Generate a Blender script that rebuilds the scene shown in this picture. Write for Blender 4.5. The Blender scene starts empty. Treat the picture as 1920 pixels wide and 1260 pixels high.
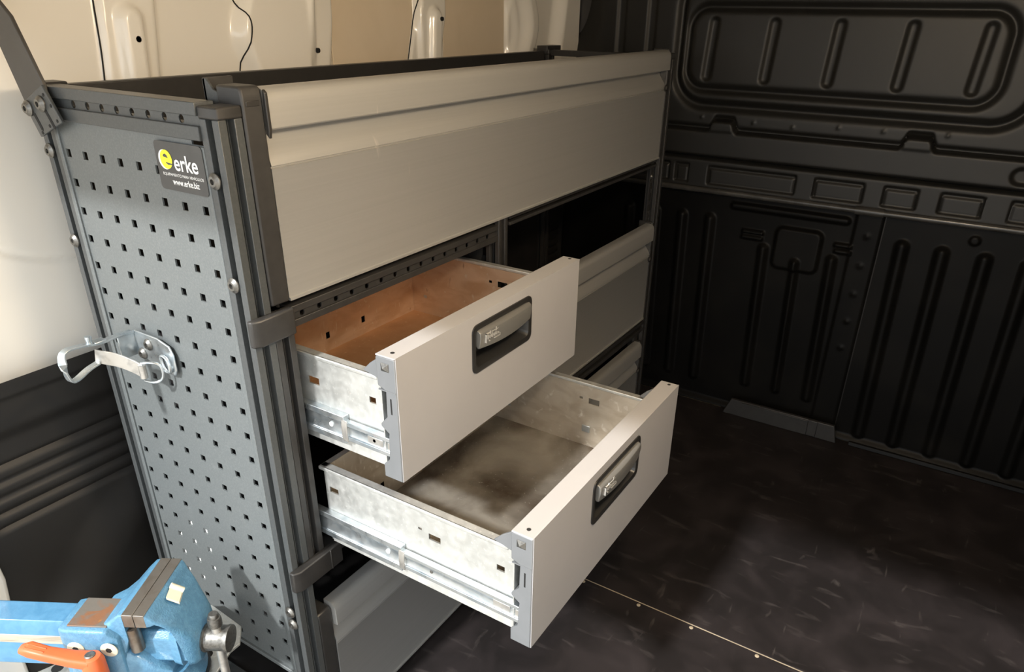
import bpy, math, random
import numpy as np
from mathutils import Vector, Matrix
random.seed(7)
S = bpy.context.scene
COL = S.collection

# ------------------------------------------------------------------ camera
CAM_LOC = (-.5115, -.7425, 1.1184)
def cam_matrix(loc, yaw, pitch, roll):
    a, b, c = [math.radians(v) for v in (yaw, pitch, roll)]
    f = Vector((math.cos(a)*math.cos(b), math.sin(a)*math.cos(b), math.sin(b)))
    r = Vector((math.sin(a), -math.cos(a), 0)); u = r.cross(f)
    r2 = r*math.cos(c) + u*math.sin(c); u2 = -r*math.sin(c) + u*math.cos(c)
    m = Matrix((r2, u2, -f)).transposed().to_4x4(); m.translation = Vector(loc)
    return m
cd = bpy.data.cameras.new('camera'); cam = bpy.data.objects.new('camera', cd); COL.objects.link(cam)
cam.matrix_world = cam_matrix(CAM_LOC, 31.7592, -27.1382, .8472)
cd.sensor_width = 36; cd.lens = 1354.208*36/1920
cd.shift_x = -8.795/1920; cd.shift_y = 82.55/1920; cd.clip_start = .02
S.camera = cam

# ------------------------------------------------------------------ light
world = bpy.data.worlds.new('world'); S.world = world; world.use_nodes = True
bg = world.node_tree.nodes['Background']
bg.inputs[0].default_value = (.93, .97, 1.0, 1); bg.inputs[1].default_value = 2.7
sd = bpy.data.lights.new('sun', 'SUN'); sun = bpy.data.objects.new('sun', sd); COL.objects.link(sun)
sun.location = (-3, .5, 4)
sun.rotation_euler = Vector((1.13, -.12, -1)).to_track_quat('-Z', 'Y').to_euler()
sd.energy = 6.0; sd.angle = math.radians(3.6); sd.color = (1, .99, .97)
vs = S.view_settings
vs.view_transform = 'Standard'; vs.look = 'None'; vs.gamma = 1; vs.use_curve_mapping = False
vs.exposure = 0.0

# ------------------------------------------------------------------ materials
def sock(n, name, v):
    if name in n.inputs: n.inputs[name].default_value = v
def mat(name, col, rough=.5, metal=0., coat=0., spec=.5, noise=None, bump=None, rnoise=None):
    """noise=(col2, scale(3), lo, hi) mixes a second colour in; bump=(scale(3), strength, dist); rnoise=(scale, r2)"""
    m = bpy.data.materials.new(name); m.use_nodes = True
    nt = m.node_tree; b = nt.nodes['Principled BSDF']
    b.inputs['Base Color'].default_value = (*col, 1); b.inputs['Roughness'].default_value = rough
    b.inputs['Metallic'].default_value = metal; sock(b, 'Coat Weight', coat); sock(b, 'Specular IOR Level', spec); sock(b, 'Coat Roughness', .08)
    tc = nt.nodes.new('ShaderNodeTexCoord')
    def tex(scale, detail=4., dist=0.):
        mp = nt.nodes.new('ShaderNodeMapping'); nt.links.new(tc.outputs['Object'], mp.inputs[0])
        mp.inputs['Scale'].default_value = scale if hasattr(scale, '__len__') else (scale,)*3
        t = nt.nodes.new('ShaderNodeTexNoise'); t.inputs['Scale'].default_value = 1; t.inputs['Detail'].default_value = detail
        t.inputs['Distortion'].default_value = dist
        nt.links.new(mp.outputs[0], t.inputs[0]); return t
    last = None
    for nz in (noise if isinstance(noise, list) else [noise] if noise else []):
        t = tex(nz[1], 6, .6); rp = nt.nodes.new('ShaderNodeMapRange')
        rp.inputs['From Min'].default_value = nz[2]; rp.inputs['From Max'].default_value = nz[3]
        nt.links.new(t.outputs['Fac'], rp.inputs['Value'])
        mx = nt.nodes.new('ShaderNodeMix'); mx.data_type = 'RGBA'
        nt.links.new(rp.outputs[0], mx.inputs['Factor'])
        if last: nt.links.new(last, mx.inputs['A'])
        else: mx.inputs['A'].default_value = (*col, 1)
        mx.inputs['B'].default_value = (*nz[0], 1); last = mx.outputs['Result']
    if last: nt.links.new(last, b.inputs['Base Color'])
    if bump:
        t = tex(bump[0], 3); bp = nt.nodes.new('ShaderNodeBump'); bp.inputs['Strength'].default_value = bump[1]
        bp.inputs['Distance'].default_value = bump[2]; nt.links.new(t.outputs['Fac'], bp.inputs['Height'])
        nt.links.new(bp.outputs[0], b.inputs['Normal'])
    if rnoise:
        t = tex(rnoise[0], 5); rp = nt.nodes.new('ShaderNodeMapRange'); rp.inputs['From Min'].default_value = .35; rp.inputs['From Max'].default_value = .65
        rp.inputs['To Min'].default_value = rough; rp.inputs['To Max'].default_value = rnoise[1]
        nt.links.new(t.outputs['Fac'], rp.inputs['Value']); nt.links.new(rp.outputs[0], b.inputs['Roughness'])
    return m
M = dict(
 cream=mat('cream_paint', (.86, .83, .76), .22, coat=.4, noise=((.84, .81, .74), 3, .4, .7)),
 tan=mat('tan_board', (.80, .68, .52), .35, noise=((.76, .64, .48), 9, .4, .7)),
 tanwall=mat('tan_wall_lining', (.45, .40, .33), .6, noise=((.42, .37, .30), 4, .4, .7)),
 roofw=mat('pale_roof_lining', (.62, .56, .47), .6, noise=((.58, .52, .44), 4, .4, .7)),
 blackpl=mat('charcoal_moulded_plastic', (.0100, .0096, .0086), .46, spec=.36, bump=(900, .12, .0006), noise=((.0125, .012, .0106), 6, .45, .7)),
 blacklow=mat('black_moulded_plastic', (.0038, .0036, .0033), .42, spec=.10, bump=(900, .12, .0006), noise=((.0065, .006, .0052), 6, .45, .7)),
 railpl=mat('glossy_black_rail', (.045, .043, .04), .25, noise=((.024, .023, .021), 20, .4, .7)),
 clad=mat('black_side_lining', (.014, .0125, .011), .5, bump=(700, .1, .0006), noise=((.020, .018, .016), 8, .45, .75)),
 floor=mat('phenolic_floor_board', (.0105, .0084, .0082), .58, spec=.3, bump=(1400, .25, .0005),
           noise=[((.024, .019, .019), 9, .42, .74), ((.058, .049, .046), (40, 11, 9), .60, .84), ((.085, .073, .066), (10, 46, 9), .66, .84)]),
 seam=mat('raw_board_edge', (.40, .33, .23), .7, noise=((.32, .26, .18), 20, .4, .7)),
 ground=mat('outside_paving', (.36, .32, .27), .9, noise=((.32, .29, .245), 2, .4, .7)),
 dark=mat('dark_grey_powder_coat', (.027, .026, .025), .42, bump=(1300, .2, .0004), noise=((.034, .0325, .031), 60, .4, .7)),
 panel=mat('slate_grey_powder_coat', (.110, .122, .124), .36, bump=(1500, .2, .0004),
           noise=[((.135, .147, .148), 400, .45, .65), ((.17, .18, .18), (14, 14, 30), .66, .85)]),
 slate=mat('slate_grey_frame', (.054, .059, .060), .36, bump=(1500, .2, .0004), noise=((.066, .070, .071), 300, .45, .65)),
 black=mat('black_plastic', (.018, .017, .016), .45, bump=(900, .15, .0004), noise=((.026, .024, .022), 30, .4, .7)),
 inner=mat('black_tray_sheet', (.016, .015, .015), .5, noise=((.024, .022, .021), 20, .4, .7)),
 alu=mat('brushed_aluminium', (.44, .435, .415), .38, metal=.5, bump=((4, 900, 900), .03, .0002),
         noise=[((.42, .415, .395), (2, 260, 260), .35, .7), ((.56, .54, .50), (90, 30, 7), .73, .82)]),
 front=mat('pale_grey_drawer_face', (.335, .328, .328), .46, noise=((.325, .318, .318), 12, .4, .7), bump=(1200, .08, .0003)),
 plgrey=mat('grey_plastic_bracket', (.150, .156, .162), .4, noise=((.138, .145, .15), 30, .4, .7)),
 galv=mat('galvanised_steel', (.62, .63, .61), .40, metal=.75, rnoise=(90, .55),
          noise=[((.54, .55, .53), 60, .40, .64), ((.75, .75, .72), 210, .60, .72)]),
 galvin=mat('warm_lit_galvanised_steel', (.66, .52, .39), .34, metal=.7, rnoise=(70, .5),
          noise=[((.56, .40, .27), (18, 18, 40), .42, .66), ((.72, .68, .60), (160, 60, 60), .63, .73), ((.20, .14, .09), (60, 60, 25), .68, .80)]),  # warm reflected light put into the brown tint; scratches are surface marks
 galvfl=mat('worn_drawer_floor', (.36, .34, .30), .42, metal=.65, rnoise=(40, .6),
          noise=[((.075, .055, .038), 6, .36, .62), ((.40, .385, .36), 190, .64, .76)]),
 galvcop=mat('warm_lit_drawer_floor', (.58, .34, .19), .40, metal=.6, rnoise=(40, .55), noise=[((.44, .25, .13), 9, .40, .64), ((.70, .50, .34), 140, .63, .76)]),  # copper tone is warm light inside the drawer, put into the base colour
 galvgrey=mat('scratched_galvanised_steel', (.62, .57, .49), .34, metal=.75, rnoise=(70, .5),
          noise=[((.50, .44, .36), (18, 18, 40), .42, .66), ((.78, .75, .69), (160, 60, 60), .60, .72), ((.26, .20, .14), (60, 60, 25), .70, .82)]),
 zinc=mat('zinc_plated_steel', (.56, .60, .62), .26, metal=.9, rnoise=(60, .42), noise=((.42, .48, .52), (30, 30, 60), .45, .65)),
 zincmatt=mat('dull_zinc_strap', (.55, .54, .51), .38, metal=.85, rnoise=(60, .5), noise=((.42, .41, .39), 60, .45, .65)),
 screw=mat('bright_steel_screw', (.21, .205, .19), .38, metal=.9, rnoise=(200, .5), noise=((.14, .135, .125), 260, .4, .65)),
 brass=mat('brass_pin', (.62, .42, .2), .35, metal=.9, noise=((.55, .36, .16), 90, .4, .7)),
 hole=mat('dark_opening', (.008, .008, .008), .8, noise=((.010, .010, .009), 30, .4, .7)),
 hframe=mat('black_handle_surround', (.017, .0165, .016), .36, bump=(1200, .1, .0003), noise=((.021, .0205, .0195), 60, .4, .7)),
 hbar=mat('satin_silver_handle', (.17, .168, .158), .33, metal=.3, noise=((.155, .153, .145), (4, 80, 80), .4, .7)),
 emboss=mat('bright_embossing', (.75, .74, .71), .3, metal=.6, noise=((.70, .69, .66), 90, .4, .7)),
 blue=mat('blue_hammered_paint', (.075, .195, .315), .34, coat=.3, bump=(420, .6, .0010), noise=((.10, .245, .375), 160, .4, .7)),
 bluebar=mat('blue_bar_paint', (.062, .185, .32), .36, coat=.2, bump=(300, .3, .0006), noise=((.085, .225, .37), 60, .4, .7)),
 steel=mat('worn_jaw_steel', (.26, .235, .205), .42, metal=.85, bump=(300, .3, .0005), noise=[((.19, .15, .115), (30, 30, 30), .5, .7)]),
 rust=mat('rusty_anvil_steel', (.16, .145, .125), .55, metal=.4, bump=(150, .4, .0008), noise=[((.24, .115, .06), 45, .46, .58), ((.42, .19, .04), 60, .66, .72)]),
 orange=mat('orange_plastic', (.58, .125, .04), .42, bump=(500, .1, .0004), noise=((.53, .11, .035), 40, .4, .7)),
 worn=mat('worn_bare_edge', (.52, .47, .38), .4, metal=.4, noise=((.36, .31, .24), (20, 90, 90), .5, .7)),
 label=mat('cream_label', (.62, .58, .45), .5, noise=((.56, .51, .37), 70, .4, .7)),
 stk=mat('dark_sticker_film', (.045, .045, .045), .35, noise=((.055, .055, .055), 40, .4, .7)),
 white=mat('white_print', (.88, .88, .86), .4, noise=((.86, .86, .84), 90, .4, .7)),
 yellow=mat('yellow_print', (.82, .80, .02), .4, noise=((.78, .77, .03), 90, .4, .7)),
 paper=mat('stand_in_card', (.85, .85, .82), .7, noise=((.8, .8, .77), 30, .4, .7)),
 bodyw=mat('white_body_paint', (.80, .79, .75), .2, coat=.5, noise=((.78, .77, .73), 5, .4, .7)),
 rubber=mat('dark_strap_coating', (.050, .046, .042), .45, bump=(900, .15, .0004), noise=((.058, .054, .05), 30, .4, .7)),
 bracketg=mat('grey_floor_bracket', (.030, .029, .028), .45, metal=.2, noise=((.036, .035, .034), 40, .4, .7)),
)

e_ = M['lens'] = mat('lit_lamp_lens', (.9, .85, .75), .3, noise=((.88, .83, .73), 20, .4, .7))
b_ = e_.node_tree.nodes['Principled BSDF']; b_.inputs['Emission Color'].default_value = (1, .80, .55, 1); b_.inputs['Emission Strength'].default_value = 6

# ------------------------------------------------------------------ helpers
ORG = {}
def tag(o, label=None, cat=None, group=None, kind=None):
    if label: o['label'] = label
    if cat: o['category'] = cat
    if group: o['group'] = group
    if kind: o['kind'] = kind
    return o
def empty(name, loc, label, cat, group=None, rz=0):
    o = bpy.data.objects.new(name, None); COL.objects.link(o); o.location = loc; o.rotation_euler = (0, 0, rz)
    o.empty_display_size = .05; ORG[o.name] = Vector(loc) if rz == 0 else Vector((0, 0, 0))
    return tag(o, label, cat, group)
def finish(me, name, m, parent, smooth=35, bevel=0, seg=2, solid=0, org=None):
    o = bpy.data.objects.new(name, me); COL.objects.link(o); me.materials.append(m)
    off = org if org is not None else (ORG[parent.name] if parent else None)
    if parent:
        o.parent = parent; ORG[o.name] = off
        if off.length > 0: me.transform(Matrix.Translation(-off))
    else: ORG[o.name] = Vector((0, 0, 0))
    if smooth:
        me.polygons.foreach_set('use_smooth', [True]*len(me.polygons)); me.set_sharp_from_angle(angle=math.radians(smooth))
    if solid:
        md = o.modifiers.new('thickness', 'SOLIDIFY'); md.thickness = abs(solid); md.offset = 1 if solid > 0 else -1
    if bevel:
        md = o.modifiers.new('edge', 'BEVEL'); md.width = bevel; md.segments = seg; md.limit_method = 'ANGLE'; md.angle_limit = math.radians(35)
        md.use_clamp_overlap = True
    return o
class MB:
    def __init__(s): s.v = []; s.f = []
    def add(s, vs, fs):
        n = len(s.v); s.v += [tuple(p) for p in vs]; s.f += [tuple(i+n for i in f) for f in fs]; return s
    def box(s, x0, x1, y0, y1, z0, z1):
        x0, x1 = sorted((x0, x1)); y0, y1 = sorted((y0, y1)); z0, z1 = sorted((z0, z1))
        return s.add([(x0,y0,z0),(x1,y0,z0),(x1,y1,z0),(x0,y1,z0),(x0,y0,z1),(x1,y0,z1),(x1,y1,z1),(x0,y1,z1)],
                     [(0,3,2,1),(4,5,6,7),(0,1,5,4),(1,2,6,5),(2,3,7,6),(3,0,4,7)])
    def prism(s, poly, ax, a, b):
        """poly in the two other axes (cyclic order of xyz without ax); extruded from a to b"""
        def pt(p, h):
            return (h, p[0], p[1]) if ax == 'x' else (p[0], h, p[1]) if ax == 'y' else (p[0], p[1], h)
        ar = sum(poly[i][0]*poly[(i+1) % len(poly)][1]-poly[(i+1) % len(poly)][0]*poly[i][1] for i in range(len(poly)))
        if (ar < 0) != (ax == 'y'): poly = poly[::-1]
        if a > b: a, b = b, a
        n = len(poly)
        return s.add([pt(p, a) for p in poly]+[pt(p, b) for p in poly],
                     [tuple(range(n-1, -1, -1)), tuple(range(n, 2*n))]+[(i, (i+1) % n, n+(i+1) % n, n+i) for i in range(n)])
    def lathe(s, p, axis, prof, n=20):
        """prof: [(dist along axis, radius)]"""
        p = Vector(p); a = Vector(axis).normalized(); u = a.orthogonal().normalized(); w = a.cross(u)
        vs = []; fs = []
        for d, r in prof:
            for k in range(n):
                t = 2*math.pi*k/n; vs.append(p+a*d+(u*math.cos(t)+w*math.sin(t))*r)
        for i in range(len(prof)-1):
            for k in range(n): fs.append((i*n+k, i*n+(k+1) % n, (i+1)*n+(k+1) % n, (i+1)*n+k))
        fs.append(tuple(range(n-1, -1, -1))); m = (len(prof)-1)*n; fs.append(tuple(range(m, m+n)))
        return s.add(vs, fs)
    def cyl(s, p, q, r, n=20, r2=None):
        d = Vector(q)-Vector(p); return s.lathe(p, d, [(0, r), (d.length, r if r2 is None else r2)], n)
    def sweep(s, path, sect, up=(0, 0, 1), closed=False):
        """sweep a 2D section [(side, up)] along a 3D path"""
        P = [Vector(p) for p in path]; n = len(P); k = len(sect); vs = []; fs = []
        for i in range(n):
            t = (P[(i+1) % n]-P[i-1]) if closed else (P[min(i+1, n-1)]-P[max(i-1, 0)])
            t.normalize(); sd_ = t.cross(Vector(up))
            if sd_.length < 1e-4: sd_ = t.orthogonal()
            sd_.normalize(); uu = sd_.cross(t)
            vs += [P[i]+sd_*a+uu*b for a, b in sect]
        for i in range(n if closed else n-1):
            j = (i+1) % n
            for c in range(k): fs.append((i*k+c, i*k+(c+1) % k, j*k+(c+1) % k, j*k+c))
        if not closed: fs += [tuple(range(k-1, -1, -1)), tuple((n-1)*k+c for c in range(k))]
        return s.add(vs, fs)
    def loft(s, secs):
        """secs: list of equal-length closed loops of 3D points"""
        k = len(secs[0]); vs = [p for q in secs for p in q]; fs = []
        for i in range(len(secs)-1):
            for c in range(k): fs.append((i*k+c, i*k+(c+1) % k, (i+1)*k+(c+1) % k, (i+1)*k+c))
        fs += [tuple(range(k-1, -1, -1)), tuple((len(secs)-1)*k+c for c in range(k))]
        return s.add(vs, fs)
    def build(s, name, m, parent=None, **kw):
        me = bpy.data.meshes.new(name); me.from_pydata(s.v, [], s.f); me.update()
        if kw.pop('fix', False):
            import bmesh
            bm = bmesh.new(); bm.from_mesh(me); bmesh.ops.recalc_face_normals(bm, faces=bm.faces); bm.to_mesh(me); bm.free()
        return finish(me, name, m, parent, **kw)
def circ(r, n=10): return [(r*math.cos(2*math.pi*k/n), r*math.sin(2*math.pi*k/n)) for k in range(n)]
def rrect(a0, a1, b0, b1, r, n=5):
    out = []
    for (ca, cb, t0) in ((a1-r, b1-r, 0), (a0+r, b1-r, 90), (a0+r, b0+r, 180), (a1-r, b0+r, 270)):
        for k in range(n+1):
            t = math.radians(t0+90*k/n); out.append((ca+r*math.cos(t), cb+r*math.sin(t)))
    return out
def smooth_path(pts, it=2, closed=False):
    P = [Vector(p) for p in pts]
    for _ in range(it):
        Q = []; n = len(P)
        for i in range(n if closed else n-1):
            a, b = P[i], P[(i+1) % n]; Q += [a*.75+b*.25, a*.25+b*.75]
        if not closed: Q = [P[0]]+Q+[P[-1]]
        P = Q
    return P
def plate(u0, u1, v0, v1, holes, pt):
    """sheet with real openings; holes=(u,v,hu,hv,'r' or 'o'); pt(u,v)->3D"""
    us = sorted({u0, u1}|{round(h[0]+s*h[2], 5) for h in holes for s in (-1, 1)})
    vv = sorted({v0, v1}|{round(h[1]+s*h[3], 5) for h in holes for s in (-1, 1)})
    us = [u for u in us if u0 <= u <= u1]; vv = [v for v in vv if v0 <= v <= v1]
    ids = {}; V = []; F = []
    def vid(u, v):
        k = (round(u, 5), round(v, 5))
        if k not in ids: ids[k] = len(V); V.append(pt(u, v))
        return ids[k]
    for i in range(len(us)-1):
        for j in range(len(vv)-1):
            a, b, c, d = us[i], us[i+1], vv[j], vv[j+1]; cu, cv = (a+b)/2, (c+d)/2
            h = next((h for h in holes if abs(cu-h[0]) < h[2] and abs(cv-h[1]) < h[3]), None)
            if h is None: F.append((vid(a, c), vid(b, c), vid(b, d), vid(a, d)))
            elif h[4] == 'o':
                q = [vid(b, d), vid(a, d), vid(a, c), vid(b, c)]
                rg = []
                for k in range(16):
                    t = 2*math.pi*k/16+math.pi/4; rg.append(vid(cu+h[2]*.97*math.cos(t), cv+h[3]*.97*math.sin(t)))
                for s4 in range(4):
                    for k in range(4): 
                        i0, i1 = rg[(s4*4+k) % 16], rg[(s4*4+k+1) % 16]
                        F.append((q[s4], q[(s4+1) % 4], i1, i0) if k == 0 else (q[(s4+1) % 4], i1, i0))
    mb = MB(); mb.v = V; mb.f = F
    return mb
def text_mesh(body, size, offset=0., ext=.0):
    cu = bpy.data.curves.new('txt', 'FONT'); cu.body = body; cu.size = size; cu.offset = offset; cu.extrude = ext; cu.align_x = 'CENTER'; cu.align_y = 'CENTER'
    ob = bpy.data.objects.new('txt', cu); COL.objects.link(ob); bpy.context.view_layer.update()
    dg = bpy.context.evaluated_depsgraph_get(); me = bpy.data.meshes.new_from_object(ob.evaluated_get(dg))
    bpy.data.objects.remove(ob); bpy.data.curves.remove(cu); me.materials.clear()
    return me

# height-field sheets for pressed metal and moulded plastic
def ss(a, b, x): t = np.clip((x-a)/(b-a), 0, 1); return t*t*(3-2*t)
def sd_rr(U, V, u0, u1, v0, v1, r):
    qx = np.abs(U-(u0+u1)/2)-(abs(u1-u0)/2-r); qy = np.abs(V-(v0+v1)/2)-(abs(v1-v0)/2-r)
    return np.hypot(np.maximum(qx, 0), np.maximum(qy, 0))+np.minimum(np.maximum(qx, qy), 0)-r
def sd_cap(U, V, p, q, r):
    dx, dy = q[0]-p[0], q[1]-p[1]; t = np.clip(((U-p[0])*dx+(V-p[1])*dy)/(dx*dx+dy*dy), 0, 1)
    return np.hypot(U-p[0]-t*dx, V-p[1]-t*dy)-r
def sheet(name, u0, u1, v0, v1, step, hf, pt, m, parent, flip=False):
    nu = int(abs(u1-u0)/step)+1; nv = int(abs(v1-v0)/step)+1
    U, V = np.meshgrid(np.linspace(u0, u1, nu), np.linspace(v0, v1, nv), indexing='ij')
    H = hf(U, V); P = np.stack(pt(U, V, H), -1).reshape(-1, 3).astype(np.float32)
    idx = np.arange(nu*nv).reshape(nu, nv)
    q = np.stack([idx[:-1, :-1], idx[1:, :-1], idx[1:, 1:], idx[:-1, 1:]], -1).reshape(-1, 4)
    if flip: q = q[:, ::-1]
    me = bpy.data.meshes.new(name); me.vertices.add(len(P)); me.vertices.foreach_set('co', P.ravel())
    me.loops.add(q.size); me.loops.foreach_set('vertex_index', q.ravel().astype(np.int32))
    me.polygons.add(len(q)); me.polygons.foreach_set('loop_start', (np.arange(len(q))*4).astype(np.int32))
    me.update(calc_edges=True); me.validate()
    return finish(me, name, m, parent, smooth=60)

# ------------------------------------------------------------------ the van shell
BX, WY, RY, RZ, RX = 1.546, .39, -1.25, 1.33, -.30      # bulkhead, left wall, right wall, roof, rear edge
gr = MB().box(-30, 30, -30, 30, -.62, -.55).build('ground', M['ground'], smooth=0); tag(gr, 'outdoor paving around the parked van', 'ground', kind='structure')
fl = MB().box(RX, BX+.02, RY-.03, WY+.03, -.05, -.006).build('floor', M['seam'], smooth=0)
tag(fl, 'dark brown floor of the cargo bay with a pale joint and screws', 'floor', kind='structure')
MB().box(RX, .6098, RY, WY, -.006, 0).build('floor_board', M['floor'], fl, bevel=.0008)
MB().box(.6125, BX, RY, WY, -.006, 0).build('floor_board', M['floor'], fl, bevel=.0008)
MB().box(.6099, .6124, RY, WY, -.006, -.0006).build('joint_strip', M['seam'], fl)
for y in (-.234, -.365, -.481, -.615, -.75, -.88):
    MB().lathe((.602, y, -.001), (0, 0, 1), [(0, .0042), (.0016, .0042), (.0022, .003)], 12).build('floor_screw', M['seam'], fl)
ce = MB().box(RX, BX+.06, RY-.06, WY+.06, RZ, RZ+.04).build('ceiling', M['roofw'], smooth=0); tag(ce, 'pale lining of the van roof', 'ceiling', kind='structure')
MB().box(-.36, -.30, RY-.06, WY+.06, 1.20, RZ+.04).build('door_header', M['bodyw'], ce, bevel=.01, seg=3)

# roof lamp of the cargo bay
lamp = empty('cargo_lamp', (.09, -.72, RZ), 'small dome lamp on the roof of the cargo bay', 'lamp')
MB().lathe((.09, -.72, RZ), (0, 0, -1), [(0, .070), (.010, .070), (.014, .060)], 28).build('lamp_housing', M['bodyw'], lamp)
MB().lathe((.09, -.72, RZ-.013), (0, 0, -1), [(0, .055), (.010, .050), (.018, .034), (.021, .010)], 28).build('lamp_lens', M['lens'], lamp)
ld = bpy.data.lights.new('lamp_glow', 'POINT'); lo = bpy.data.objects.new('lamp_glow', ld); COL.objects.link(lo)
lo.parent = lamp; lo.location = (0, 0, -.085); ld.energy = 17; ld.color = (1, .80, .56); ld.shadow_soft_size = .04

wl = MB().box(RX, BX+.06, WY+.03, WY+.07, -.05, RZ).build('wall_left', M['bodyw'], smooth=0)
tag(wl, 'cream painted van side wall with pressed ribs behind the shelving', 'wall', kind='structure')
def hf_left(X, Z):
    h = np.zeros_like(X)
    h += .014*ss(.006, -.010, sd_cap(X, Z, (.163, .70), (.195, 1.098), .020))           # narrow pressed ribs
    h += .014*ss(.006, -.010, sd_cap(X, Z, (.895, .70), (.928, 1.10), .020))
    h += .010*ss(.0, .012, X-.137-.11*(Z-1.014))*ss(.0, -.012, X-.237-.13*(Z-1.016))
    wav = .012*np.sin((Z-.95)*38)
    h += .022*ss(-.012, .014, X-(.400+wav))*ss(.012, -.014, X-(.555+.1*(Z-1.1)))        # broad pillar
    h += .012*ss(-.008, .012, X-.545)*ss(.01, -.01, X-.622-.2*(Z-1.13))
    h += .010*ss(-.008, .008, X-.862-.28*(Z-1.06))*ss(.008, -.008, X-.968-.28*(Z-1.08))
    h += .012*ss(-.006, .02, X-1.250-.015*np.sin((Z-1.02)*30))
    h += .022*ss(-.02, .02, X-1.285-.02*np.sin((Z-1.02)*25))*ss(.02, -.02, X-1.345-.02*np.sin((Z-1.02)*25))
    h += .030*ss(-.02, .02, X-1.455-.2*(Z-1.04))
    d = np.hypot(X-.075, Z-1.045)-.275                                                   # curved crease low at the rear
    h -= .004*np.exp(-(d/.0035)**2)*(X < .25)*(Z < .9)
    for px in (.150, .3995): h -= .003*np.exp(-((X-px-.10*(Z-1.06)-(.010*np.sin((Z-.98)*40) if px > .3 else 0))/.0025)**2)
    for px in (.876,): h -= .003*np.exp(-((X-px-.28*(Z-1.10))/.0025)**2)
    h -= .012*ss(.006, -.006, sd_rr(X, Z, .615, .880, .85, 1.28, .05))
    h -= .012*ss(.006, -.006, sd_rr(X, Z, .975, 1.248, .85, 1.28, .06))
    return h
sheet('inner_skin', RX+.02, BX+.02, .58, RZ, .004, hf_left, lambda U, V, H: (U, WY-H, V), M['cream'], wl)
for (a, b, r) in ((.622, .874, .05), (.982, 1.242, .06)):
    MB().prism(rrect(a, b, .857, 1.274, r), 'y', WY+.0085, WY+.0115).build('lining_board', M['tan'], wl, bevel=.001)
for (x, z, d) in ((.196, 1.072, .020), (.56, 1.045, .014), (.935, 1.098, .024), (1.333, 1.069, .020)):
    MB().cyl((x, WY-d-.004, z), (x, WY, z), .0045, 12).build('dark_hole_disc', M['hole'], wl)  # black discs stand in for the dark inside holes of the skin
for pts in ([(.155, 1.16), (.150, 1.10), (.146, 1.05), (.138, .99)], [(.386, 1.16), (.393, 1.125), (.409, 1.099), (.408, 1.078), (.392, 1.037), (.382, .99)],
            [(.890, 1.17), (.883, 1.135), (.866, 1.07), (.842, .99)]):
    q = [Vector((a, 0, b)) for a, b in pts]; q = smooth_path(q, 2)
    for v in q: v.y = WY-float(hf_left(np.array([v.x]), np.array([v.z]))[0])-.0004
    MB().sweep(q, circ(.0013, 6), up=(0, 1, 0)).build('panel_seam', M['hole'], wl)
def hf_clad(X, Z):
    h = np.zeros_like(X)
    for z0 in (.405, .430, .455, .480, .505): h -= .006*np.exp(-((Z-z0-.0*(X))/.0045)**2)*ss(-.20, -.16, X)
    h += .012*ss(.0, .03, Z-.54)
    h += .018*ss(.05, -.05, np.hypot(X-.25, Z-.0)-.42)
    h += .006*ss(-.004, .004, Z-.612)
    h += .02*ss(-.175, -.2, X-(.30-Z)*.06)*0
    return h
sheet('side_lining', -.19, BX, 0, .638, .004, hf_clad, lambda U, V, H: (U-.04*(1-V/.638), WY-.018-H, V), M['clad'], wl)
MB().prism([(-.30, 0), (-.226, 0), (-.222, .18), (-.205, .33), (-.22, .62), (-.30, .62)], 'y', WY-.028, WY+.03).build('door_pillar', M['bodyw'], wl, bevel=.006, seg=3)

wr = MB().box(RX, BX+.06, RY-.05, RY, -.05, RZ).build('wall_right', M['tanwall'], smooth=0)
tag(wr, 'tan lined van side wall across from the shelving', 'wall', kind='structure')
sheet('side_lining', RX, BX, 0, .638, .02, lambda X, Z: .004*np.cos(Z*60)*0+.006*ss(0, .02, Z-.54), lambda U, V, H: (U, RY+.012+H, V), M['clad'], wr, flip=True)

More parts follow.
